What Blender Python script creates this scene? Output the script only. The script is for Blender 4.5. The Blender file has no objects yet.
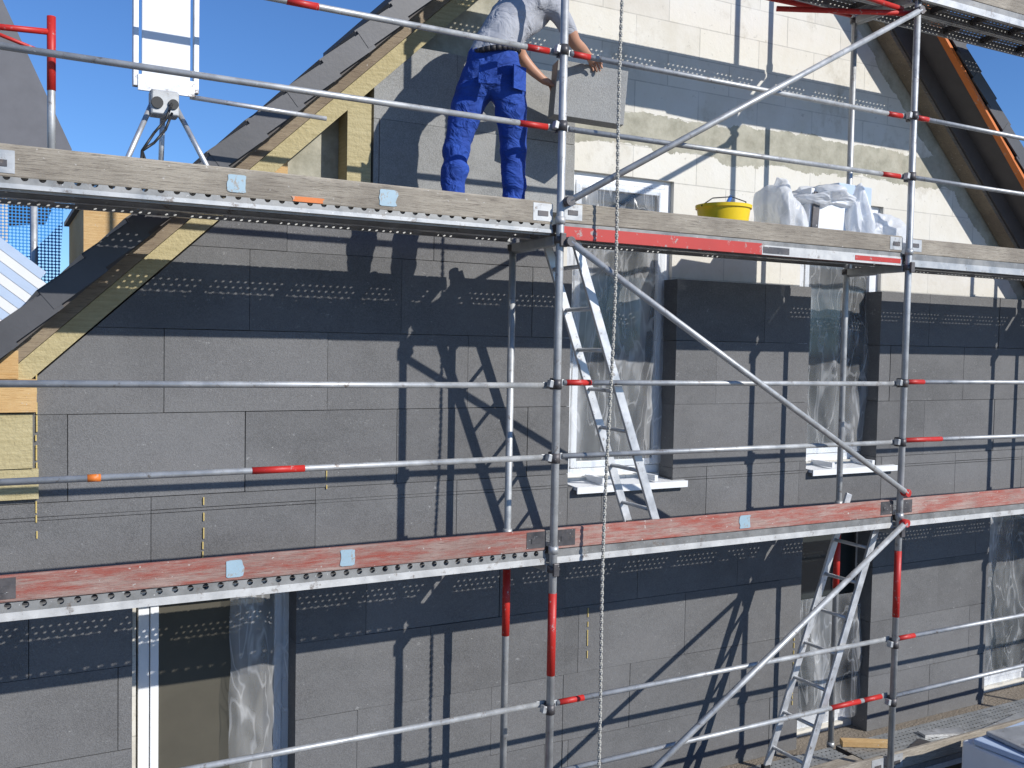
import bpy, bmesh, math, random
from mathutils import Vector as V, Matrix, noise
random.seed(7)
sc=bpy.context.scene
# ---------------------------------------------------------------- camera
f=960.;a=math.radians(28.2);p=math.radians(2.4);t=math.radians(1.1)
F=V((math.sin(a)*math.cos(p),math.cos(a)*math.cos(p),-math.sin(p)))
r0=V((math.cos(a),-math.sin(a),0));u0=r0.cross(F)
r=r0*math.cos(t)+u0*math.sin(t);u=u0*math.cos(t)-r0*math.sin(t)
cd=bpy.data.cameras.new("camera");cam=bpy.data.objects.new("camera",cd);sc.collection.objects.link(cam)
m=Matrix.Identity(4)
for i in range(3):
    m[i][0]=r[i];m[i][1]=u[i];m[i][2]=-F[i]
m[0][3],m[1][3],m[2][3]=0,-5,3.45
cam.matrix_world=m
cd.sensor_width=36;cd.lens=36*f/1024;cd.clip_end=3000;cd.clip_start=.05
sc.camera=cam
sc.view_settings.view_transform='Standard'
sc.view_settings.look='None'
sc.view_settings.exposure=0
# ---------------------------------------------------------------- light
L=V((-.6,1,-.69))
sd=bpy.data.lights.new("sun",'SUN');sd.energy=5;sd.angle=math.radians(.5);sd.color=(1,.965,.91)
so=bpy.data.objects.new("sun",sd);sc.collection.objects.link(so)
so.rotation_euler=L.to_track_quat('-Z','Y').to_euler()
w=bpy.data.worlds.new("World");sc.world=w;w.use_nodes=True
nt=w.node_tree;nt.nodes.clear()
sky=nt.nodes.new('ShaderNodeTexSky');sky.sky_type='NISHITA';sky.sun_disc=False
sky.sun_elevation=math.atan2(.69,math.hypot(.6,1));sky.sun_rotation=math.atan2(.6,-1)
sky.altitude=800;sky.air_density=1.0;sky.dust_density=.1;sky.ozone_density=3.0
bg=nt.nodes.new('ShaderNodeBackground');bg.inputs[1].default_value=.12
hs=nt.nodes.new('ShaderNodeMix');hs.data_type='RGBA';hs.blend_type='MULTIPLY';hs.inputs[0].default_value=1;hs.inputs[7].default_value=(.58,.84,1.18,1)
ow=nt.nodes.new('ShaderNodeOutputWorld')
nt.links.new(sky.outputs[0],hs.inputs[6]);nt.links.new(hs.outputs[2],bg.inputs[0]);nt.links.new(bg.outputs[0],ow.inputs[0])
# ---------------------------------------------------------------- material helpers
class M:
    def __init__(s,name):
        s.m=bpy.data.materials.new(name);s.m.use_nodes=True;s.t=s.m.node_tree
        s.b=s.t.nodes['Principled BSDF'];s.o=s.t.nodes['Material Output']
        s.tc=s.t.nodes.new('ShaderNodeTexCoord')
    def n(s,ty,**k):
        x=s.t.nodes.new(ty)
        for a_,v in k.items():setattr(x,a_,v)
        return x
    def l(s,a_,b_):s.t.links.new(a_,b_)
    def coord(s,scale=(1,1,1)):
        mp=s.n('ShaderNodeMapping');mp.inputs['Scale'].default_value=scale
        s.l(s.tc.outputs['Object'],mp.inputs[0]);return mp.outputs[0]
    def noise(s,scale,detail=4,stretch=(1,1,1),rough=.6,dist=0):
        x=s.n('ShaderNodeTexNoise');x.inputs['Scale'].default_value=scale;x.inputs['Detail'].default_value=detail
        x.inputs['Roughness'].default_value=rough;x.inputs['Distortion'].default_value=dist
        s.l(s.coord(stretch),x.inputs['Vector']);return x.outputs['Fac']
    def ramp(s,fac,stops):
        x=s.n('ShaderNodeValToRGB');e=x.color_ramp.elements
        while len(e)<len(stops):e.new(.5)
        for i,(p_,c) in enumerate(stops):
            e[i].position=p_;e[i].color=(c,c,c,1) if isinstance(c,(int,float)) else (*c,1)
        s.l(fac,x.inputs[0]);return x.outputs[0]
    def mix(s,fac,c1,c2,mode='MIX'):
        x=s.n('ShaderNodeMix',data_type='RGBA',blend_type=mode)
        for ix,v in ((0,fac),(6,c1),(7,c2)):
            sock=x.inputs[ix]
            if isinstance(v,(int,float)):
                sock.default_value=v if ix==0 else (v,v,v,1)
            elif isinstance(v,tuple):sock.default_value=(*v,1)
            else:s.l(v,sock)
        return x.outputs[2]
    def math(s,op,a_,b_=0.,c_=None):
        x=s.n('ShaderNodeMath',operation=op)
        for i,v in enumerate((a_,b_) if c_ is None else (a_,b_,c_)):
            if isinstance(v,(int,float)):x.inputs[i].default_value=v
            else:s.l(v,x.inputs[i])
        return x.outputs[0]
    def tone(s):
        x=s.n('ShaderNodeAttribute');x.attribute_name='tone';return x.outputs['Fac']
    def bump(s,h,st=.3,d=.01):
        x=s.n('ShaderNodeBump');x.inputs['Strength'].default_value=st;x.inputs['Distance'].default_value=d
        s.l(h,x.inputs['Height']);s.l(x.outputs[0],s.b.inputs['Normal'])
    def base(s,c):
        if isinstance(c,tuple):s.b.inputs['Base Color'].default_value=(*c,1)
        else:s.l(c,s.b.inputs['Base Color'])
    def rough(s,v):
        if isinstance(v,(int,float)):s.b.inputs['Roughness'].default_value=v
        else:s.l(v,s.b.inputs['Roughness'])
    def metal(s,v):s.b.inputs['Metallic'].default_value=v
    def holes(s,sp,rad,axes,ratio=1.0):
        """round/oval perforations really cut through the sheet"""
        x=s.n('ShaderNodeSeparateXYZ');s.l(s.tc.outputs['Object'],x.inputs[0])
        A=x.outputs[axes[0]];B=x.outputs[axes[1]]
        fa=s.math('SUBTRACT',s.math('FRACT',s.math('DIVIDE',A,sp[0])),.5);fb=s.math('SUBTRACT',s.math('FRACT',s.math('DIVIDE',B,sp[1])),.5)
        fa=s.math('MULTIPLY',fa,sp[0]);fb=s.math('MULTIPLY',fb,sp[1]*ratio)
        d=s.math('SQRT',s.math('ADD',s.math('MULTIPLY',fa,fa),s.math('MULTIPLY',fb,fb)))
        h=s.math('LESS_THAN',d,rad)
        tr=s.n('ShaderNodeBsdfTransparent');mx=s.n('ShaderNodeMixShader')
        s.l(h,mx.inputs[0]);s.l(s.b.outputs[0],mx.inputs[1]);s.l(tr.outputs[0],mx.inputs[2]);s.l(mx.outputs[0],s.o.inputs[0])
def simple(name,c,rough=.6,metal=0,var=.15,sc_=8,bump=0):
    k=M(name);n=k.noise(sc_);k.base(k.mix(n,tuple(x*(1-var) for x in c),tuple(min(1,x*(1+var)) for x in c)))
    k.rough(rough);k.metal(metal)
    if bump:k.bump(k.noise(sc_*6),bump,.004)
    return k.m
def steel(name,c1,c2,metal=.55,holes=None):
    k=M(name);n=k.noise(9,6);n2=k.noise(60,3)
    c=k.mix(k.ramp(n,[(.3,0),(.7,1)]),c1,c2)
    c=k.mix(k.ramp(n2,[(.66,0),(.72,1)]),c,(.62,.62,.6))
    c=k.mix(k.ramp(k.noise(14,5,rough=.8),[(.58,0),(.68,.8)]),c,(.15,.115,.09))
    k.base(c);k.metal(metal);k.rough(k.ramp(n,[(.3,.38),(.7,.6)]));k.bump(n2,.15,.002)
    if holes:k.holes(*holes)
    return k.m
galv=steel('galvanised_steel',(.33,.34,.345),(.50,.51,.51),.4)
galv_dark=steel('dark_steel',(.05,.05,.055),(.13,.12,.12),.4)
alu=steel('aluminium',(.5,.51,.52),(.68,.69,.7),.7)
white_steel=steel('painted_deck_side',(.42,.42,.41),(.62,.62,.60),.1)
deck_mat=steel('perforated_deck_steel',(.26,.27,.27),(.40,.41,.41),.4,((.045,.05),.0072,('X','Y')))
slot_mat=steel('slotted_side_rail',(.20,.20,.19),(.33,.33,.32),.3,((.075,.05),.016,('X','Z'),1.0))
plain_rail=steel('plain_side_rail',(.16,.16,.155),(.28,.28,.27),.3)
def paint(name,c,under,thr=.6,sc_=22):
    k=M(name);n=k.noise(sc_,6,rough=.75)
    k.base(k.mix(k.ramp(n,[(thr,0),(thr+.05,1)]),k.mix(k.noise(5),c,tuple(x*.7 for x in c)),under));k.rough(.5);k.bump(n,.15,.002);return k.m
red=paint('red_paint',(.55,.025,.018),(.38,.3,.28))
redworn=paint('worn_red_paint',(.52,.03,.02),(.34,.27,.25),.57,14)
orange=paint('orange_paint',(.75,.2,.03),(.4,.35,.3))
lightblue=paint('light_blue_paint',(.36,.50,.58),(.3,.28,.25),.54)
def wood(name,c1,c2,c3,worn=None,grain='X'):
    k=M(name);st=(1.2,14,30) if grain=='X' else (30,14,1.2)
    g=k.noise(3,8,st,.65,.4);g2=k.noise(9,6,st,.7);bl=k.noise(2.2,5)
    c=k.mix(k.ramp(g,[(.32,0),(.68,1)]),c1,c2)
    c=k.mix(k.ramp(g2,[(.54,0),(.64,1)]),c,c3)
    c=k.mix(k.ramp(bl,[(.4,0),(.62,.5)]),c,c3)
    if worn:
        ws=k.noise(3.5,9,(.8,6,6),.8)
        c=k.mix(k.ramp(ws,[(.38,0),(.56,1)]),worn,c)
    sp=k.noise(38,2)
    c=k.mix(k.ramp(sp,[(.70,0),(.73,.8)]),c,(.6,.57,.52))
    c=k.mix(.5,c,k.mix(k.tone(),c,.55,'MULTIPLY'))
    k.base(c);k.rough(.85);k.bump(g2,.7,.006);return k.m
wood_grey=wood('weathered_wood',(.34,.30,.24),(.48,.43,.35),(.15,.125,.10))
wood_red=wood('worn_red_wood',(.38,.25,.21),(.47,.36,.31),(.22,.12,.10),(.36,.085,.06))
wood_new=wood('fresh_timber',(.62,.40,.17),(.72,.50,.25),(.50,.28,.10))
wood_brown=wood('roof_timber',(.28,.22,.15),(.36,.29,.2),(.15,.11,.08))
def eps(name,c,spec):
    k=M(name);tn=k.tone()
    v=k.n('ShaderNodeTexVoronoi');v.inputs['Scale'].default_value=170;k.l(k.coord(),v.inputs['Vector'])
    vc=k.n('ShaderNodeSeparateColor');k.l(v.outputs['Color'],vc.inputs[0])
    base=k.mix(tn,tuple(x*.86 for x in c),tuple(x*1.14 for x in c))
    base=k.mix(k.ramp(vc.outputs[0],[(.0,0),(1,1)]),k.mix(1.0,base,(.82,.82,.82),'MULTIPLY'),k.mix(1.0,base,(1.22,1.22,1.22),'MULTIPLY'))
    big=k.noise(1.6,7,(1,1,1.5),.75)
    base=k.mix(k.ramp(big,[(.35,0),(.68,.5)]),base,tuple(min(1,x*1.5) for x in c))
    dk=k.noise(.9,5,(1,1,1),.7)
    base=k.mix(k.ramp(dk,[(.5,0),(.75,.4)]),base,tuple(x*.65 for x in c))
    s1=k.noise(6,8,(1,1,2.2),.85);s2=k.noise(48,2)
    scuff=k.math('MULTIPLY',k.ramp(s1,[(.58,0),(.64,1)]),k.ramp(s2,[(.50,0),(.58,1)]))
    base=k.mix(k.math('MULTIPLY',scuff,.5),base,(.42,.42,.41))
    dots=k.ramp(k.noise(55,1),[(.79,0),(.81,1)])
    base=k.mix(k.math('MULTIPLY',dots,.5),base,(.5,.5,.48))
    k.base(base);k.rough(.9);k.b.inputs['Specular IOR Level'].default_value=.2
    k.bump(v.outputs['Distance'],.35,.004);return k.m
eps_dark=eps('graphite_insulation',(.132,.131,.131),0)
eps_light=eps('grey_insulation',(.26,.26,.25),0)
def masonry():
    k=M('aerated_block_masonry')
    x=k.n('ShaderNodeSeparateXYZ');k.l(k.tc.outputs['Object'],x.inputs[0]);z=x.outputs['Z'];X=x.outputs['X']
    cb=k.n('ShaderNodeCombineXYZ');k.l(X,cb.inputs[0]);k.l(z,cb.inputs[1])
    br=k.n('ShaderNodeTexBrick');k.l(cb.outputs[0],br.inputs['Vector'])
    br.inputs['Scale'].default_value=1;br.inputs['Brick Width'].default_value=.62;br.inputs['Row Height'].default_value=.25
    br.inputs['Mortar Size'].default_value=.005;br.inputs['Mortar Smooth'].default_value=.3
    br.inputs['Color1'].default_value=(.68,.65,.57,1);br.inputs['Color2'].default_value=(.58,.55,.48,1);br.inputs['Mortar'].default_value=(.42,.40,.35,1)
    c=k.mix(k.ramp(k.noise(2.5,7,rough=.7),[(.4,0),(.66,.7)]),br.outputs['Color'],(.70,.68,.63))
    n=k.noise(1.8,6,(1,1,1.6),.7)
    zz=k.math('ADD',z,k.math('MULTIPLY',k.math('SUBTRACT',n,.5),.30))
    band=k.math('MULTIPLY',k.math('GREATER_THAN',zz,4.98),k.math('LESS_THAN',zz,5.27))
    conc=k.mix(k.ramp(k.noise(7,7,rough=.7),[(.35,0),(.65,1)]),(.28,.27,.21),(.44,.42,.34))
    c=k.mix(band,c,conc)
    sl=k.math('SUBTRACT',k.math('ADD',k.math('MULTIPLY',X,.95),3.30),zz)
    c=k.mix(k.math('LESS_THAN',sl,.68),c,conc)
    sl2=k.math('SUBTRACT',k.math('ADD',k.math('MULTIPLY',X,-.95),13.1),zz)
    c=k.mix(k.math('LESS_THAN',sl2,.45),c,conc)
    st=k.ramp(k.noise(1.1,8,(1,1,.8),.75),[(.56,0),(.64,.55)])
    c=k.mix(st,c,(.42,.38,.30))
    dk=k.ramp(k.noise(16,5,rough=.8),[(.62,0),(.7,.6)])
    c=k.mix(dk,c,(.27,.25,.21))
    k.base(c);k.rough(.9);k.bump(k.noise(30,6),.35,.006);return k.m
masn=masonry()
def woolm():
    k=M('mineral_wool');n=k.noise(6,8,(1,1,12),.7);n2=k.noise(40,4)
    k.base(k.mix(k.ramp(n,[(.3,0),(.7,1)]),(.34,.285,.15),(.50,.43,.25)));k.rough(1);k.bump(n2,.8,.01);return k.m
wool=woolm()
foam=simple('pu_foam',(.55,.42,.15),.7,0,.25,30,.8)
tile=simple('dark_roof_tile',(.065,.065,.07),.5,0,.3,5,.2)
soffit=simple('soffit_board',(.10,.09,.085),.8,0,.3,6)
pvc=simple('white_pvc',(.78,.79,.8),.35,0,.04)
glassm=M('window_glass');glassm.base((.03,.035,.035));glassm.rough(.06);glassm.b.inputs['Specular IOR Level'].default_value=.7;glassm=glassm.m
interior=simple('dim_interior',(.17,.15,.11),.9,0,.4,2)
blindm=simple('brown_blind',(.075,.068,.05),.8,0,.3,3)
blk=simple('black_rubber',(.02,.02,.02),.5)
yel=simple('yellow_plastic',(.80,.56,.01),.35,0,.05)
whitep=simple('white_painted_sheet',(.74,.75,.76),.4,0,.05)
lbp=simple('pale_blue_panel',(.45,.55,.70),.4,0,.1)
def film(name,op0,op1,fold=(14,14,3),white=.9,bs=.5,cr=.25,rough=.2):
    k=M(name);n=k.noise(.6,3,fold,.5,.8);n2=k.noise(1.4,2,fold,.4,1.2)
    k.base((white,white*1.01,white*1.02));k.rough(rough)
    k.b.inputs['Specular IOR Level'].default_value=.6
    tl=k.n('ShaderNodeBsdfTranslucent');tl.inputs[0].default_value=(.85,.87,.9,1)
    m1=k.n('ShaderNodeMixShader');m1.inputs[0].default_value=.35;k.l(k.b.outputs[0],m1.inputs[1]);k.l(tl.outputs[0],m1.inputs[2])
    tr=k.n('ShaderNodeBsdfTransparent');tr.inputs[0].default_value=(.93,.95,.97,1)
    mx=k.n('ShaderNodeMixShader')
    rd=k.math('ABSOLUTE',k.math('SUBTRACT',n2,.5))
    crease=k.ramp(rd,[(.0,cr),(.03,0)])
    rf=k.math('ADD',k.ramp(n,[(.36,op0),(.52,op0+(op1-op0)*.3),(.68,op1)]),crease)
    rf=k.math('MINIMUM',rf,1.)
    k.l(rf,mx.inputs[0]);k.l(tr.outputs[0],mx.inputs[1]);k.l(m1.outputs[0],mx.inputs[2]);k.l(mx.outputs[0],k.o.inputs[0])
    k.bump(n2,bs,.03);return k.m
filmm=film('protective_film',.10,.50,(4.5,4.5,1.1))
filmd=film('thin_film',.05,.5,(4,4,.9))
bagm=film('plastic_bag',.62,.92,(4,4,4),.92,.25,.1,.38)
# ---------------------------------------------------------------- mesh builder
class B:
    def __init__(s,name,parent=None):
        s.name=name;s.bm=bmesh.new();s.mats=[];s.parent=parent;s.tl=s.bm.verts.layers.float.new('tone');s.t=.5
    def mi(s,mat):
        if mat not in s.mats:s.mats.append(mat)
        return s.mats.index(mat)
    def fin(s,geomfaces,mat,smooth=False):
        i=s.mi(mat)
        for fc in geomfaces:
            fc.material_index=i;fc.smooth=smooth
            for v in fc.verts:v[s.tl]=s.t
    def box(s,x0,x1,y0,y1,z0,z1,mat,rot=None,tone=None,bev=0):
        if tone is not None:s.t=tone
        c=V(((x0+x1)/2,(y0+y1)/2,(z0+z1)/2))
        mm=Matrix.Translation(c)@(rot.to_4x4() if rot else Matrix.Identity(4))@Matrix.Diagonal((abs(x1-x0),abs(y1-y0),abs(z1-z0),1))
        g=bmesh.ops.create_cube(s.bm,size=1,matrix=mm)
        fs=list({fc for v in g['verts'] for fc in v.link_faces})
        s.fin(fs,mat)
        if bev:
            es=list({e for v in g['verts'] for e in v.link_edges})
            rr=bmesh.ops.bevel(s.bm,geom=es,offset=bev,segments=2,affect='EDGES',profile=.5)
            s.fin(rr['faces'],mat)
    def cyl(s,p1,p2,r1,mat,r2=None,seg=14,caps=True):
        p1=V(p1);p2=V(p2);d=p2-p1
        q=d.to_track_quat('Z','Y').to_matrix().to_4x4()
        g=bmesh.ops.create_cone(s.bm,cap_ends=caps,segments=seg,radius1=r1,radius2=r1 if r2 is None else r2,depth=d.length,matrix=Matrix.Translation((p1+p2)/2)@q)
        fs=list({fc for v in g['verts'] for fc in v.link_faces})
        s.fin(fs,mat,True)
        for fc in fs:
            if len(fc.verts)>4:fc.smooth=False
    def path(s,pts,rad,mat,seg=8):
        for a_,b_ in zip(pts,pts[1:]):s.cyl(a_,b_,rad,mat,seg=seg)
    def poly(s,pts,mat,thick=None):
        vs=[s.bm.verts.new(q) for q in pts];fc=s.bm.faces.new(vs);s.fin([fc],mat)
        if thick:
            e=bmesh.ops.extrude_face_region(s.bm,geom=[fc])
            nv=[x for x in e['geom'] if isinstance(x,bmesh.types.BMVert)]
            bmesh.ops.translate(s.bm,verts=nv,vec=V(thick))
            s.fin(list({q for v in nv for q in v.link_faces}),mat)
    def done(s,normals=True):
        if normals:bmesh.ops.recalc_face_normals(s.bm,faces=s.bm.faces[:])
        me=bpy.data.meshes.new(s.name);s.bm.to_mesh(me);s.bm.free()
        for m_ in s.mats:me.materials.append(m_)
        o=bpy.data.objects.new(s.name,me);sc.collection.objects.link(o)
        if s.parent:o.parent=s.parent
        return o
def empty(name):
    e=bpy.data.objects.new(name,None);sc.collection.objects.link(e);return e
rnd=random.random
def R(ax,deg):return Matrix.Rotation(math.radians(deg),3,ax)
# ---------------------------------------------------------------- ground
g=B('ground')
gm=M('gravelly_soil');n=gm.noise(3,8,rough=.75);n2=gm.noise(40,5)
gm.base(gm.mix(n,(.16,.13,.10),(.30,.26,.21)));gm.rough(.95);gm.bump(n2,.8,.03)
g.poly([(-600,-600,0),(600,-600,0),(600,600,0),(-600,600,0)],gm.m);g.done()
# ---------------------------------------------------------------- house
YM=1.18;YE=1.0
house=empty('gable_house')
openings=[(3.76,4.74,2.44,4.76),(6.12,7.12,2.46,4.76),(.74,1.72,.05,1.98),(6.12,7.10,.05,2.0),(8.65,9.7,.05,2.05)]
sl=.95
PL=[((0,0,3.29),(-sl,0,1)),((0,0,13.09),(sl,0,1))]
def clipb(b,planes):
    for co,no in planes:
        bmesh.ops.bisect_plane(b.bm,geom=b.bm.verts[:]+b.bm.edges[:]+b.bm.faces[:],plane_co=co,plane_no=no,clear_outer=True)
def clip_cells(b,X0,X1,Z0,Z1,ops,y0,y1,mat,planes):
    xs=sorted({X0,X1,*[q for o in ops for q in o[:2]]});zs=sorted({Z0,Z1,*[q for o in ops for q in o[2:]]})
    xs=[q for q in xs if X0<=q<=X1];zs=[q for q in zs if Z0<=q<=Z1]
    for i in range(len(xs)-1):
        for j in range(len(zs)-1):
            cx=(xs[i]+xs[i+1])/2;cz=(zs[j]+zs[j+1])/2
            if any(o[0]<cx<o[1] and o[2]<cz<o[3] for o in ops):continue
            b.box(xs[i],xs[i+1],y0,y1,zs[j],zs[j+1],mat)
    clipb(b,planes)
wl=B('masonry_walls',house)
clip_cells(wl,-.6,10.96,0,8.2,openings,YM,YM+.24,masn,PL)
wl.box(-.6,-.36,YM+.245,11,0,2.5,masn);wl.box(10.72,10.96,YM+.245,11,0,2.5,masn)
wl.box(-.6,10.96,11.0,11.2,0,8.2,masn);clipb(wl,PL)
wl.done()
it=B('interior_rooms',house)
it.box(-.3,10.7,4.0,4.05,0,7.5,interior);it.box(-.3,10.7,1.45,4,2.08,2.3,interior);it.box(-.3,10.7,1.45,4,0.0,.04,interior);it.box(-.3,10.7,1.45,4,4.9,5.0,interior)
clipb(it,[((0,0,3.2),(-sl,0,1)),((0,0,13.0),(sl,0,1))])
it.done()
rf=B('tiled_roof',house)
ang=math.degrees(math.atan(sl));ux=math.cos(math.radians(ang));uz=math.sin(math.radians(ang))
def slopebox(b,side,s0,s1,n0,n1,y0,y1,mat,tilt=0):
    x0=-1.2;z0=3.3+sl*x0
    c=V((x0+ux*(s0+s1)/2-uz*(n0+n1)/2,(y0+y1)/2,z0+uz*(s0+s1)/2+ux*(n0+n1)/2))
    rot=R('Y',-(ang-tilt))
    if side>0:
        c.x=2*5.16-c.x;rot=R('Y',(ang-tilt))
    h=V((s1-s0,y1-y0,n1-n0))/2
    b.box(c.x-h.x,c.x+h.x,c.y-h.y,c.y+h.y,c.z-h.z,c.z+h.z,mat,rot)
Ltot=(5.16+1.2)/ux
for side in(-1,1):
    slopebox(rf,side,0,Ltot,0.0,.022,.74,11.5,soffit)
    slopebox(rf,side,0,Ltot,0.024,.10,.715,.78,tile)
    s0=-.05;kk=0
    while s0<Ltot-.1:
        slopebox(rf,side,s0,s0+.37,.112,.138,.705,11.5,tile,tilt=5)
        yo=.003*(kk%2)
        slopebox(rf,side,s0,s0+.345,.012,.132,.684-yo,.702-yo,tile,tilt=4)
        s0+=.30;kk+=1
    for s_ in (.3,1.2,2.1,3.0,3.9,4.8,5.7,6.6):
        slopebox(rf,side,s_,s_+.05,.024,.10,.80,11.4,wood_brown)
slopebox(rf,1,0,Ltot,-.03,-.003,.70,.76,orange)
rf.box(5.0,5.32,.68,11.5,9.4-1.1,9.4-.97,tile)
rf.done()
vt=B('verge_timber',house)
for (n0,n1,y0,y1,mt,s0,s1) in [(-.075,-.004,.95,1.17,wood_brown,0,8.2),(-.185,-.079,.985,1.17,wool,0,6.6)]:
    slopebox(vt,-1,s0,s1,n0,n1,y0,y1,mt)
for (n0,n1,y0,y1,mt,s0,s1) in [(-.15,-.004,1.0,1.17,soffit,0,8.2),(-.19,-.155,1.02,1.17,wood_brown,0,8.2)]:
    slopebox(vt,1,s0,s1,n0,n1,y0,y1,mt)
vt.box(-.45,.19,.93,1.17,3.02,3.20,wood_new);vt.box(-.45,.10,.94,1.17,3.205,3.36,wood_new)
vt.box(-.45,.20,.965,1.17,2.53,2.70,wool);vt.box(-.45,.17,.955,1.17,2.705,3.01,wool)
vt.box(1.98,2.14,.99,1.17,4.42,5.02,wool);vt.box(1.5,1.6,1.0,1.17,4.3,4.75,wood_new)
vt.done()
def window(name,x0,x1,z0,z1,mull=None,sill=True,yf=1.22):
    e=empty(name);fr=B('frame',e);wd=.065
    fr.box(x0,x0+wd,yf,yf+.07,z0,z1,pvc,bev=.004);fr.box(x1-wd,x1,yf,yf+.07,z0,z1,pvc,bev=.004)
    fr.box(x0+wd,x1-wd,yf,yf+.07,z0,z0+wd,pvc,bev=.004);fr.box(x0+wd,x1-wd,yf,yf+.07,z1-wd,z1,pvc,bev=.004)
    a0,a1,b0,b1=x0+wd+.004,x1-wd-.004,z0+wd+.004,z1-wd-.004;s_=.05
    fr.box(a0,a0+s_,yf-.012,yf+.05,b0,b1,pvc,bev=.004);fr.box(a1-s_,a1,yf-.012,yf+.05,b0,b1,pvc,bev=.004)
    fr.box(a0+s_,a1-s_,yf-.012,yf+.05,b0,b0+s_,pvc,bev=.004);fr.box(a0+s_,a1-s_,yf-.012,yf+.05,b1-s_,b1,pvc,bev=.004)
    if mull:fr.box(a0+s_,a1-s_,yf-.012,yf+.05,mull-.04,mull+.04,pvc,bev=.004)
    fr.done()
    gl=B('glass',e);gl.box(a0+s_,a1-s_,yf+.02,yf+.03,b0+s_,b1-s_,glassm);gl.done()
    if sill:
        sb=B('sill',e);sb.box(x0-.03,x1+.03,.955,1.22,z0-.055,z0-.03,whitep,rot=R('X',3));sb.box(x0-.03,x1+.03,.945,.958,z0-.085,z0-.035,whitep)
        for q in (.2,.7):sb.box(x0+q*(x1-x0),x0+q*(x1-x0)+.03,.95,1.2,z0-.024,z0+.02,whitep)
        sb.done()
    return e
def filmsheet(name,e,x0,x1,z0,z1,y,mat,amp=.05,seed=0,nx=50,nz=90,ragged=.04):
    b=B(name,e);gr=[]
    for j in range(nz+1):
        row=[]
        for i in range(nx+1):
            fx=i/nx;fz=j/nz
            x=x0+(x1-x0)*fx;z=z0+(z1-z0)*fz
            q=V((x*4+seed,seed*3.1,z*1.1));d=noise.noise(q)
            d+=.9*(.5-abs(noise.noise(V((x*5+z*1.7,seed+4,z*1.4)))))+.35*(.4-abs(noise.noise(V((x*9-z*4,seed+9,z*3)))))
            edge=min(1,fx*8,(1-fx)*8,(1-fz)*9)
            if j==0:z+=ragged*noise.noise(V((x*9,seed,3)))
            row.append(b.bm.verts.new((x+ragged*.4*noise.noise(V((z*4,seed,fx*3))),y-amp*d*edge,z)))
        gr.append(row)
    for j in range(nz):
        for i in range(nx):
            fc=b.bm.faces.new((gr[j][i],gr[j][i+1],gr[j+1][i+1],gr[j+1][i]));fc.smooth=True
    b.mi(mat);return b.done(False)
w1=window('film_covered_window',3.78,4.74,2.44,4.76,None)
filmsheet('protective_film',w1,3.80,4.66,2.52,4.70,1.16,filmm,.07,1)
w2=window('film_covered_window.001',6.14,7.12,2.46,4.76,None)
filmsheet('protective_film',w2,6.16,7.02,2.54,4.66,1.16,filmm,.07,5)
w3=window('patio_door',.76,1.72,.05,1.98,None,False,1.24)
filmsheet('protective_film',w3,1.30,1.70,.1,1.93,1.17,filmd,.08,9)
w4=window('patio_door.001',6.14,7.10,.05,2.0,None,False)
filmsheet('protective_film',w4,6.16,7.0,.12,1.25,1.14,filmm,.08,13)
w5=window('patio_door.002',8.67,9.7,.05,2.05,None,False)
filmsheet('protective_film',w5,8.68,9.5,.1,1.9,1.14,filmm,.08,17)
bl=B('roller_blind',w3);bl.box(.88,1.64,1.245,1.25,.12,1.9,blindm);bl.done()
# ---------------------------------------------------------------- insulation boards
ins=B('insulation_boards_cladding')
eops=[(3.72,4.66,2.40,9),(6.08,6.93,2.42,9),(.70,1.68,0,1.93),(6.07,6.93,0,1.97),(8.56,9.6,0,2.0)]
def subtract(x0,x1,z0,z1):
    xs=sorted({x0,x1,*[q for o in eops for q in o[:2] if x0<q<x1]});zs=sorted({z0,z1,*[q for o in eops for q in o[2:] if z0<q<z1]})
    for j in range(len(zs)-1):
        run=None
        for i in range(len(xs)-1):
            cx=(xs[i]+xs[i+1])/2;cz=(zs[j]+zs[j+1])/2
            hit=any(o[0]<cx<o[1] and o[2]<cz<o[3] for o in eops)
            if hit:
                if run:yield run[0],run[1],zs[j],zs[j+1]
                run=None
            else:
                run=(run[0],xs[i+1]) if run else (xs[i],xs[i+1])
        if run:yield run[0],run[1],zs[j],zs[j+1]
def epsrow(b,z0,z1,xa,xb,off,mat,L=1.0):
    x=xa-((xa-off)%L)
    while x<xb:
        c0=max(x,xa);c1=min(x+L,xb)
        if c1-c0>.02:
            tn=rnd();dy=(rnd()-.5)*.007;gp=.0010+rnd()*.0016
            for q in subtract(c0,c1,z0,z1):
                if q[1]-q[0]<.03 or q[3]-q[2]<.02:continue
                b.box(q[0]+gp,q[1]-gp,YE+dy,YM-.004,q[2]+gp,q[3]-gp,mat,rot=R('Y',(rnd()-.5)*.16),tone=tn)
        x+=L
offs=[.55,.1,.62,.15,.8,.35,.87,.37,.6]
for i in range(9):
    z0=i*.5-.0;z1=z0+.5
    o=offs[i]
    if i<8:
        epsrow(ins,z0,z1,-.45,3.70,o,eps_dark)
        epsrow(ins,z0,min(z1,3.98),3.70,10.9,o+.2,eps_dark)
    else:
        epsrow(ins,4.0,4.25,-.45,3.62,o,eps_dark)
clipb(ins,[((0,0,3.03),(-sl,0,1))])
bmesh.ops.holes_fill(ins.bm,edges=[e for e in ins.bm.edges if e.is_boundary])
epsrow(ins,4.40,4.90,2.16,3.70,.2,eps_light);epsrow(ins,4.90,5.40,2.16,3.70,.75,eps_light)
ins.done()
fm=B('foam_beads')
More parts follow.
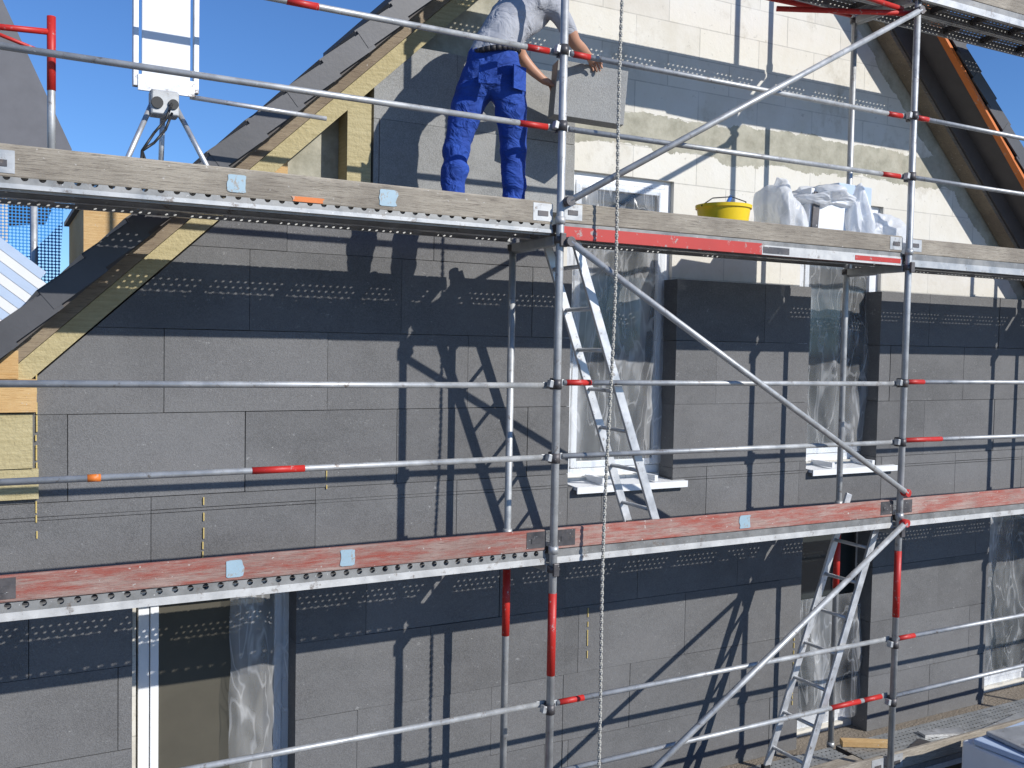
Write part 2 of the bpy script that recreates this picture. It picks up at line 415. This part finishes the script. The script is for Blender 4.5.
for (x,z0,z1) in [(.19,2.3,3.2),(1.10,2.0,2.48),(3.9,1.1,1.5),(6.0,.4,1.0),(1.87,2.49,2.6)]:
    z=z0
    while z<z1:
        h=.02+.05*rnd();xo=(rnd()-.5)*.006;fm.box(x-.004+xo,x+.004+xo,YE-.010,YE+.02,z,z+h,foam,bev=.002);z+=h+rnd()*.05
fm.done()
# ---------------------------------------------------------------- scaffolding
scf=empty('facade_scaffolding')
SX=[-.1,2.99,6.05,9.1,12.1];YO=0.0;YI=.60
st=B('standards',scf)
for i,x in enumerate(SX):
    st.cyl((x,YO,.0),(x,YO,7.6),.0245,galv,seg=20)
    st.cyl((x,YI,.0),(x,YI,4.22 if i==1 else 7.6),.0235,galv,seg=20)
    for y in(YO,YI):
        st.box(x-.075,x+.075,y-.075,y+.075,0.002,.012,galv)
        for zf in (.19,2.19,4.19,6.19):
            if i==1 and y==YI and zf>4.2:continue
            st.cyl((x,y,zf-.13),(x,y,zf-.09),.036,galv_dark,seg=18)
            st.cyl((x,y,zf-.015),(x,y,zf+.03),.031,galv,seg=18)
    for (z0,z1,y) in [(1.42,1.93,YO),(1.5,1.95,YI)]:
        if i in(1,2,3):st.cyl((x,y,z0),(x,y,z1),.0262,red,seg=20)
    for zf in (.19,2.19,4.19):
        for dz in(.57,1.02):
            st.box(x-.02,x+.02,YO+.02,YO+.06,zf+dz-.035,zf+dz+.035,galv_dark,bev=.006)
            st.cyl((x,YO,zf+dz-.03),(x,YO,zf+dz+.03),.031,galv_dark,seg=16)
            st.box(x-.055,x-.028,YO-.012,YO+.03,zf+dz-.02,zf+dz+.025,galv,rot=R('Y',12),bev=.004)
st.done()
rl=B('guard_rails',scf)
for bi in range(len(SX)-1):
    xa,xb=SX[bi]+.01,SX[bi+1]-.01
    for zf in (.19,2.19,4.19):
        for dz in (.57,1.02):
            y=.045;z=zf+dz
            if zf==.19 :z=zf+dz+(.02 if dz>1 else .03)
            j=(rnd()-.5)*.02
            rl.cyl((xa+.06,y,z+j),(xb-.06,y,z-j),.0175,galv)
            rl.box(xa,xa+.065,y-.005,y+.005,z+j-.02,z+j+.02,galv,bev=.002);rl.box(xb-.065,xb,y-.005,y+.005,z-j-.02,z-j+.02,galv,bev=.002)
            def seg(x0,x1,mt):
                q0=z+j-2*j*(x0-xa)/(xb-xa);q1=z+j-2*j*(x1-xa)/(xb-xa);rl.cyl((x0,y,q0),(x1,y,q1),.019,mt)
            if dz>1:
                if zf<4:
                    if bi:seg(xa+.08,xa+.26,red)
                else:seg(xb-.22,xb-.07,red);seg(xa+.08,xa+.2,red)
                if bi==0 and zf>4:seg(1.33,1.5,red)
            else:
                if zf>4 or zf<1:seg(xb-.26,xb-.07,red)
                else:
                    if bi==0:seg(1.17,1.45,red);seg(.38,.44,orange)
                    elif bi==2:seg(6.12,6.55,red)
                if bi==1 and zf<1:seg(xb-.6,xb-.3,red)
rl.done()
dg=B('diagonal_braces',scf)
def brace(p1,p2,rd=.021):
    dg.cyl(p1,p2,rd,galv,seg=16)
    for q in (p1,p2):dg.cyl((q[0],q[1]-.02,q[2]),(q[0],q[1]+.06,q[2]),.03,red if q[2]<3 and q[2]>2 else galv_dark,seg=12)
brace((3.03,-.05,4.07),(6.06,-.05,2.38));brace((3.02,-.05,4.31),(6.02,-.05,5.97));brace((3.02,-.05,.24),(6.06,-.05,2.15))
dg.done()
dk=B('decks',scf);tb=B('toe_boards',scf)
def deck(bi,zf,sidemat,sh=.055):
    xa,xb=SX[bi]+.035,SX[bi+1]-.035
    for (y0,y1) in ((.062,.315),(.322,.575)):
        dk.poly([(xa,y0,zf),(xb,y0,zf),(xb,y1,zf),(xa,y1,zf)],deck_mat)
        for y in (y0,y1):
            dk.poly([(xa,y,zf-.05),(xb,y,zf-.05),(xb,y,zf-.001),(xa,y,zf-.001)],slot_mat if bi==0 else plain_rail)
            dk.box(xa,xb,y-.002,y+.002,zf-.075,zf-.051,galv)
            yy=y+.02 if y==y0 else y-.02
            dk.box(xa,xb,min(y,yy),max(y,yy),zf-.078,zf-.0755,galv)
        n_=6
        for k_ in range(n_+1):
            xx=xa+.02+(xb-xa-.04)*k_/n_
            dk.box(xx-.02,xx+.02,y0+.004,y1-.004,zf-.045,zf-.004,galv_dark)
    dk.poly([(xa,.032,zf-.045),(xb,.032,zf-.045),(xb,.032,zf-.0),(xa,.032,zf-.0)],slot_mat if bi==0 else plain_rail)
    if sidemat is redworn:
        xm=4.62
        dk.box(xa,xm,.028,.034,zf-.046-sh,zf-.02,redworn);dk.box(xm,xb,.028,.034,zf-.046-sh,zf-.03,white_steel)
        dk.box(xm+.01,xm+.25,.026,.0278,zf-.085,zf-.04,galv_dark);dk.box(xb-.5,xb-.02,.026,.0278,zf-.08,zf-.045,redworn)
    else:dk.box(xa,xb,.028,.034,zf-.046-sh,zf-.046,sidemat)
    dk.box(xa,xb,.034,.060,zf-.046-sh,zf-.043-sh,sidemat)
for x in SX:
    for zf in(.19,2.19,4.19,6.19):
        dk.box(x-.028,x+.028,.03,.57,zf-.14,zf-.085,galv,bev=.006)
        dk.cyl((x,.02,zf-.11),(x,-.04,zf-.11),.02,galv_dark)
        dk.box(x-.02,x+.02,-.045,-.026,zf-.15,zf-.07,galv_dark,bev=.005)
        dk.cyl((x,.57,zf-.14),(x,.3,zf-.14),.012,galv)
for bi in range(4):
    for zf in (.19,2.19,4.19,6.19):
        if zf>6 and bi==0:continue
        deck(bi,zf,redworn if (zf>4 and bi==1) else (white_steel if zf<3 else galv),.04 if zf<3 else (.022 if bi==0 else .05))
dk.done()
def toe(bi,zf,mat,h=.135,base=0.0):
    xa,xb=SX[bi]+.04,SX[bi+1]-.04
    tb.t=rnd()
    tb.box(xa,xb,.030,.058,zf+base+.002,zf+base+h,mat,rot=R('Y',(rnd()-.5)*.2),bev=.006)
    for q in (xa,xb-.13):
        tb.box(q-.002,q+.132,.0275,.0297,zf+base+.02,zf+base+h-.01,galv_dark if zf>2 and zf<3 else galv,bev=0)
        tb.box(q+.03,q+.10,.024,.027,zf+base+.05,zf+base+.08,galv_dark)
toe(0,4.19,wood_grey,.135,-.02);toe(1,4.19,wood_grey,.125);toe(2,4.19,wood_grey,.12);toe(3,4.19,wood_grey)
for b_ in range(4):toe(b_,2.19,wood_red,.13);toe(b_,.19,wood_grey,.14)
for b_ in (1,2,3):toe(b_,6.19,wood_grey,.14)
tb.t=.2;tb.box(.0,2.93,.062,.09,4.195,4.322,wood_grey,rot=R('Y',.35),bev=.006)
def splat(x,z,w,h,mt,seed):
    pts=[]
    for k_ in range(18):
        an=2*math.pi*k_/18;rr=1+.35*noise.noise(V((math.cos(an)*1.5,math.sin(an)*1.5,seed)))
        pts.append((x+w/2*max(-.85,min(.85,math.cos(an)*1.2))*rr,.0262,z+h/2*max(-.9,min(.9,math.sin(an)*1.25))))
    tb.poly(pts,mt,thick=(0,.003,0))
splat(1.08,4.24,.11,.10,lightblue,1);splat(1.9,4.24,.12,.10,lightblue,2);splat(1.45,4.19,.2,.03,orange,3)
splat(1.08,2.255,.10,.10,lightblue,4);splat(1.69,2.258,.10,.10,lightblue,5);splat(4.54,2.255,.12,.10,lightblue,6)
tb.done()
rb=B('red_brackets',scf)
rb.cyl((5.0,.62,6.10),(6.0,.60,6.12),.02,red);rb.cyl((6.05,.05,5.98),(5.2,.58,6.02),.02,red);rb.cyl((5.3,.1,6.05),(6.0,.1,6.02),.018,red)
rb.cyl((.25,.6,4.2),(.25,.6,4.95),.02,galv);rb.cyl((.25,.6,4.72),(.25,.6,5.1),.022,red);rb.cyl((.25,.6,5.02),(-.1,.6,5.0),.016,red);rb.cyl((.25,.6,4.9),(-.1,.6,5.0),.01,red)
rb.done()
rp=B('hoist_rope')
rm=simple('rope_fibre',(.42,.41,.37),.9,0,.25,60)
for ph in (0,math.pi):
    pts=[]
    z=7.4
    while z>.05:
        sag=.012*math.sin(z*2.1);an=z*70+ph
        pts.append((3.27+.013*z+sag+.006*math.cos(an),-.10+.006*math.sin(an),z));z-=.014
    rp.path(pts,.0065,rm,5)
rp.done()
def ladder(name,xb,zb,xt,zt,ya,yb):
    b=B(name)
    d=V((xt-xb,0,zt-zb));L_=d.length;d.normalize();rot=Matrix.Rotation(-math.atan2(d.z,d.x),3,'Y')
    for y in(ya,yb):
        c=V(((xb+xt)/2,y,(zb+zt)/2))
        b.box(c.x-L_/2,c.x+L_/2,y-.012,y+.012,c.z-.03,c.z+.03,alu,rot,bev=.004)
    s_=.18
    while s_<L_-.05:
        q=V((xb,0,zb))+d*s_;b.cyl((q.x,ya,q.z),(q.x,yb,q.z),.014,alu);s_+=.28
    for y in (ya,yb):b.box(xb-.03,xb+.03,y-.02,y+.02,zb-.002,zb+.04,blk)
    b.done()
ladder('aluminium_ladder',3.88,2.20,3.10,4.30,.12,.47)
ladder('aluminium_ladder.001',5.22,.20,6.02,2.30,.12,.47)
# ---------------------------------------------------------------- worker
def skin(name,pts,edges,sub=2):
    me=bpy.data.meshes.new(name);me.from_pydata([q[:3] for q in pts],edges,[]);o=bpy.data.objects.new(name,me);sc.collection.objects.link(o)
    o.modifiers.new('s','SKIN')
    sv=me.skin_vertices[0].data
    for i,q in enumerate(pts):
        sv[i].radius=(q[3],q[3]);sv[i].use_root=(i==0)
    ss=o.modifiers.new('u','SUBSURF');ss.levels=sub;ss.render_levels=sub
    dgx=bpy.context.evaluated_depsgraph_get();dgx.update();ev=o.evaluated_get(dgx)
    nm=bpy.data.meshes.new_from_object(ev);bpy.data.objects.remove(o)
    no=bpy.data.objects.new(name,nm);sc.collection.objects.link(no)
    for q in nm.polygons:q.use_smooth=True
    return no
skinm=simple('skin',(.48,.25,.16),.5,0,.1,12)
km=M('blue_work_trousers');n=km.noise(7,6,(1,1,.6));km.base(km.mix(km.ramp(n,[(.3,0),(.7,1)]),(.008,.040,.24),(.018,.075,.38)));km.rough(.85);km.bump(km.noise(7,3,(1.2,1.2,1.6),.5,1.5),.9,.04);trous=km.m
km=M('grey_tshirt');km.base(km.mix(km.noise(9),(.30,.31,.34),(.40,.41,.44)));km.rough(.9);km.bump(km.noise(8,3,(1,1,1),.5,1.2),.8,.04);shirt=km.m
shoe=simple('work_boot',(.05,.04,.035),.7);hair=simple('brown_hair',(.06,.04,.025),.8,0,.4,60,.8)
wk=empty('construction_worker')
P={};order=[]
def add(n_,x,y,z,r_,lab):
    P[n_]=len(order);order.append((x,y,z,r_,lab))
add('pel',2.68,.33,5.12,.150,'t');add('wst',2.71,.35,5.30,.135,'s');add('che',2.86,.41,5.49,.155,'s');add('upc',2.97,.44,5.60,.13,'s')
add('nek',3.05,.47,5.71,.055,'k');add('hd1',3.10,.50,5.79,.075,'k');add('hd2',3.125,.515,5.88,.09,'k');add('hd3',3.12,.51,5.95,.06,'k')
add('hpL',2.60,.40,5.05,.118,'t');add('thL',2.55,.41,4.88,.108,'t');add('knL',2.49,.42,4.70,.086,'t');add('clL',2.46,.38,4.52,.085,'t');add('akL',2.44,.37,4.31,.068,'t');add('hlL',2.44,.37,4.235,.045,'b');add('toL',2.50,.51,4.225,.035,'b')
add('hpR',2.77,.28,5.05,.118,'t');add('thR',2.79,.28,4.88,.110,'t');add('knR',2.82,.32,4.70,.086,'t');add('clR',2.82,.28,4.52,.086,'t');add('akR',2.81,.26,4.31,.070,'t');add('hlR',2.81,.26,4.235,.045,'b');add('toR',2.90,.38,4.225,.035,'b')
add('shR',3.10,.31,5.58,.075,'s');add('uaR',3.17,.29,5.48,.064,'s');add('elR',3.25,.31,5.38,.044,'k');add('faR',3.34,.37,5.37,.042,'k');add('wrR',3.46,.46,5.36,.027,'k');add('paR',3.515,.50,5.35,.033,'k')
add('shL',2.90,.58,5.60,.075,'s');add('uaL',2.99,.66,5.50,.062,'s');add('elL',3.08,.72,5.38,.044,'k');add('faL',3.15,.71,5.30,.042,'k');add('wrL',3.25,.68,5.22,.027,'k');add('paL',3.30,.665,5.20,.033,'k')
E=[('pel','wst'),('wst','che'),('che','upc'),('upc','nek'),('nek','hd1'),('hd1','hd2'),('hd2','hd3')]
for s_ in 'LR':
    E+=[('pel','hp'+s_),('hp'+s_,'th'+s_),('th'+s_,'kn'+s_),('kn'+s_,'cl'+s_),('cl'+s_,'ak'+s_),('ak'+s_,'hl'+s_),('hl'+s_,'to'+s_),('upc','sh'+s_),('sh'+s_,'ua'+s_),('ua'+s_,'el'+s_),('el'+s_,'fa'+s_),('fa'+s_,'wr'+s_),('wr'+s_,'pa'+s_)]
Ei=[(P[a_],P[b_]) for a_,b_ in E]
body=skin('body',[q[:4] for q in order],Ei,3)
body.parent=wk
for mt in (trous,shirt,skinm,shoe,hair):body.data.materials.append(mt)
def lab(c):
    best=9;res='t'
    for a_,b_ in Ei:
        A=V(order[a_][:3]);Bq=V(order[b_][:3]);d=Bq-A;tt=max(0,min(1,(c-A).dot(d)/d.length_squared));q=(c-A-d*tt).length-(order[a_][3]*(1-tt)+order[b_][3]*tt)
        if q<best:
            best=q;la,lb=order[a_][4],order[b_][4];res=la if tt<.5 else lb
    return res
for q in body.data.polygons:
    l_=lab(q.center)
    i_={'t':0,'s':1,'k':2,'b':3}[l_]
    if l_=='t' and q.center.z>5.235:i_=1
    if l_=='s' and q.center.z<5.235:i_=0
    if l_=='k' and q.center.z>5.83:
        dd=(q.center-V((3.12,.51,5.87))).dot(V((.7,.7,-.3)))
        if dd<.03 :i_=4
    q.material_index=i_
for v in body.data.vertices:
    c=v.co
    if c.z>4.27 and c.z<5.2:
        k_=1.5 if c.z<4.6 else 1
        v.co+=v.normal*k_*(.012*noise.noise(V((c.x*6,c.y*6,c.z*13)))+.010*(.4-abs(noise.noise(V((c.x*8+c.z*6,c.y*8,c.z*14))))))
    elif c.z<5.62 and c.x<3.05:
        v.co+=v.normal*(.012*noise.noise(V((c.x*9,c.y*9,c.z*12+c.x*9))))
bt=B('trouser_pockets',wk)
bt.box(2.53,2.64,.195,.205,5.0,5.13,trous,rot=R('Z',-28));bt.box(2.72,2.83,.150,.16,4.98,5.12,trous,rot=R('Z',20))
bt.done()
bl_=B('belt',wk);N=28;pv=None;bm1=simple('belt_leather',(.03,.028,.03),.6)
for k_ in range(N+1):
    an=2*math.pi*k_/N;c=V((2.705+.142*math.cos(an),.345+.142*math.sin(an),5.235+.02*math.cos(an)))
    if pv:bl_.cyl(pv,c,.018,bm1,seg=8)
    pv=c
bl_.done()
face=B('face',wk)
fd=V((.62,.62,-.45)).normalized();sd_=V((.7,-.7,0)).normalized();hc=V((3.125,.515,5.85))
face.cyl(hc+fd*.07,hc+fd*.115+V((0,0,-.01)),.018,skinm,.008)
for s_ in(-1,1):
    g_=bmesh.ops.create_uvsphere(face.bm,u_segments=10,v_segments=8,radius=.013,matrix=Matrix.Translation(hc+fd*.085+sd_*s_*.032+V((0,0,.03))));face.fin(list({q for v in g_['verts'] for q in v.link_faces}),whitep,True)
    g_=bmesh.ops.create_uvsphere(face.bm,u_segments=12,v_segments=8,radius=.03,matrix=Matrix.Translation(hc+sd_*s_*.092)@Matrix.Diagonal((.6,.6,1.1,1)));face.fin(list({q for v in g_['verts'] for q in v.link_faces}),skinm,True)
face.cyl(hc+fd*.088+sd_*.025-V((0,0,.045)),hc+fd*.088-sd_*.025-V((0,0,.045)),.006,red,seg=8)
face.done()
def hand(name,wr,d,s,n_,flip=1):
    d=V(d).normalized();s=V(s);s=(s-d*s.dot(d)).normalized();nn=V(n_);nn=(nn-d*nn.dot(d)-s*nn.dot(s)).normalized();wr=V(wr)
    lens=[.070,.080,.074,.058]
    for i in range(4):
        off=s*(.030-.020*i)
        b0=wr+d*.02+off*.5;b1=wr+d*.075+off;b2=b1+(d*.7+nn*.7)*lens[i]*.45;b3=b2+(d*.15+nn)*lens[i]*.33;b4=b3+(-d*.2+nn)*lens[i]*.25
        o=skin(name+'_finger_%d'%(i+1),[(*b0,.013),(*b1,.0105),(*b2,.0095),(*b3,.0088),(*b4,.0075)],[(0,1),(1,2),(2,3),(3,4)],2);o.data.materials.append(skinm);o.parent=wk
    t0=wr+d*.015+s*.01;t1=wr+d*.035+s*.045+nn*.012;t2=t1+(d*.7+nn*.6)*.032;t3=t2+(d*.4+nn*.8)*.026
    o=skin(name+'_thumb',[(*t0,.014),(*t1,.012),(*t2,.0105),(*t3,.009)],[(0,1),(1,2),(2,3)],2);o.data.materials.append(skinm);o.parent=wk
hand('right_hand',(3.47,.467,5.36),(.8,.55,-.1),(.4,-.6,.3),(0,.1,-1))
hand('left_hand',(3.26,.677,5.215),(.9,-.2,-.25),(.2,.8,.4),(.1,0,-1))
bd=B('insulation_board')
bd.box(3.30,3.80,.535,.675,4.97,5.335,eps_light,rot=R('Z',-14)@R('Y',4),tone=1.6,bev=.003)
bd.done()
# ---------------------------------------------------------------- bucket
bk=B('mortar_bucket')
bx,by,bz=4.52,.32,4.195
bk.cyl((bx,by,bz),(bx,by,bz+.25),.155,yel,.188,seg=36,caps=False);bk.cyl((bx,by,bz),(bx,by,bz+.01),.154,yel,seg=36)
bk.cyl((bx,by,bz+.232),(bx,by,bz+.255),.196,yel,.198,seg=36,caps=False);bk.cyl((bx,by,bz+.21),(bx,by,bz+.213),.178,galv_dark,seg=30)
bk.path([(bx-.2,by,bz+.24),(bx-.15,by-.06,bz+.29),(bx,by-.08,bz+.31),(bx+.15,by-.06,bz+.29),(bx+.2,by,bz+.24)],.004,blk)
bk.cyl((bx-.02,by,bz+.18),(bx+.08,by+.02,bz+.33),.014,simple('blue_handle',(.03,.12,.4),.5));bk.done()
def bag(name,c,s_,seed,mat):
    b=B(name);g_=bmesh.ops.create_icosphere(b.bm,subdivisions=6,radius=1)
    for v in g_['verts']:
        q=v.co.copy();d=1+.55*noise.noise(q*1.1+V((seed,0,0)))+.22*(.35-abs(noise.noise(q*1.7+V((0,seed,0)))))+.06*(.3-abs(noise.noise(q*4+V((0,0,seed)))))
        v.co=V((c[0]+q.x*s_[0]*d,c[1]+q.y*s_[1]*d,max(4.196,c[2]+q.z*s_[2]*d)))
    b.fin(b.bm.faces[:],mat,True);return b.done()
bag('plastic_bag',(5.05,.32,4.40),(.14,.16,.28),3,bagm);bag('plastic_bag.001',(6.0,.25,4.32),(.2,.14,.17),8,bagm)
pn=B('wrapped_panel_stack')
pn.box(5.22,5.58,.2,.5,4.196,4.62,whitep,rot=R('Y',4),bev=.01);pn.box(5.62,6.02,.33,.53,4.196,4.72,lbp,rot=R('Z',6),bev=.006);pn.box(5.24,5.30,.180,.192,4.3,4.6,galv_dark,rot=R('Y',4))
pn.done()
bag('plastic_bag.002',(5.42,.3,4.58),(.24,.2,.09),15,bagm);bag('plastic_bag.003',(5.72,.2,4.40),(.10,.09,.26),22,bagm)
# ---------------------------------------------------------------- hoist
h=B('material_hoist')
for x in (.63,.93):h.box(x-.014,x+.014,.33,.37,4.74,6.4,alu,bev=.004)
h.box(.66,.90,.34,.352,4.78,6.4,whitep,bev=.003);h.box(.64,.92,.325,.339,4.72,4.80,alu)
for zz_ in (5.3,5.9):h.box(.645,.915,.333,.339,zz_,zz_+.03,alu)
h.box(.70,.84,.30,.40,4.60,4.73,galv,bev=.01);h.cyl((.73,.29,4.66),(.73,.41,4.66),.03,blk);h.cyl((.81,.29,4.66),(.81,.41,4.66),.026,blk)
h.cyl((.71,.35,4.66),(.52,.2,4.2),.014,alu);h.cyl((.83,.35,4.66),(1.04,.2,4.2),.014,alu);h.cyl((.77,.38,4.66),(.78,.56,4.2),.014,alu)
h.cyl((.9,.34,4.72),(1.64,.34,4.70),.013,alu)
for o_ in (0,.05):
    h.path([(.80,.28,4.66-o_),(.76,.22,4.56-o_),(.70,.18,4.48-o_),(.64,.16,4.38),(.63+o_,.15,4.25),(.7+o_,.15,4.2)],.007,blk)
h.done()
tr=B('plastering_tools')
tr.box(6.6,6.85,.2,.32,.192,.20,galv_dark,rot=R('Z',20));tr.box(6.9,7.3,.3,.4,.192,.215,alu,rot=R('Z',-15));tr.cyl((6.55,.2,.22),(6.42,.16,.23),.015,wood_new)
tr.box(7.5,8.1,.15,.28,.193,.22,galv,rot=R('Z',8))
tr.done()
pk=B('scaffold_plank');pk.box(4.6,6.0,.10,.30,.193,.23,wood_grey,rot=R('Z',2),bev=.004);pk.box(6.1,6.5,.42,.5,.193,.24,wood_new,rot=R('Z',-30),bev=.003);pk.done()
sk=B('wrapped_board_stack')
sk.box(6.4,7.7,-1.4,-.36,.01,.52,whitep,rot=R('Z',-3),bev=.02);sk.box(6.45,7.2,-1.3,-.4,.525,.57,lbp,rot=R('Z',5),bev=.01);sk.box(6.5,7.6,-1.2,-.5,.575,.61,galv,rot=R('Z',-6),bev=.01)
sk.done()
dm=empty('roof_dormer')
d=B('timber_cladding',dm)
d.box(.62,1.0,3.6,5.4,3.7,4.52,wood_new);d.box(.58,1.04,3.55,5.5,4.522,4.56,tile)
d.done()
sh=B('ribbed_roof_sheet')
for k_ in range(9):
    sh.box(-.7,.42,3.0,3.05,3.52+k_*.085,3.59+k_*.085,whitep if k_%2 else lbp,rot=R('Y',38))
sh.done()
nb=M('blue_safety_net');nb.base((.03,.22,.55));nb.rough(.7);nb.holes((.03,.03),.0115,('X','Z'))
net=B('safety_net')
net.poly([(-2,5.0,4.1),(.5,5.0,3.7),(.55,5.0,4.65),(-2,5.0,4.75)],nb.m);net.cyl((.3,5.0,2.5),(.3,5,5.0),.03,galv);net.cyl((-2,5.0,4.75),(.6,5.0,4.65),.02,nb.m)
net.done()
nh=empty('neighbouring_house')
q=B('walls',nh);q.box(-9,.2,18,30,0,7,simple('render_wall',(.55,.52,.46),.9));q.done()
q=B('roof',nh);q.poly([(-9.5,17.6,6.0),(-3.2,17.6,17.0),(-2.9,17.6,17.0),(1.4,17.6,7.4),(1.4,17.6,7.1),(-9.5,17.6,5.9)],simple('grey_roof',(.13,.13,.14),.7,0,.2,3),thick=(0,13,0));q.done()
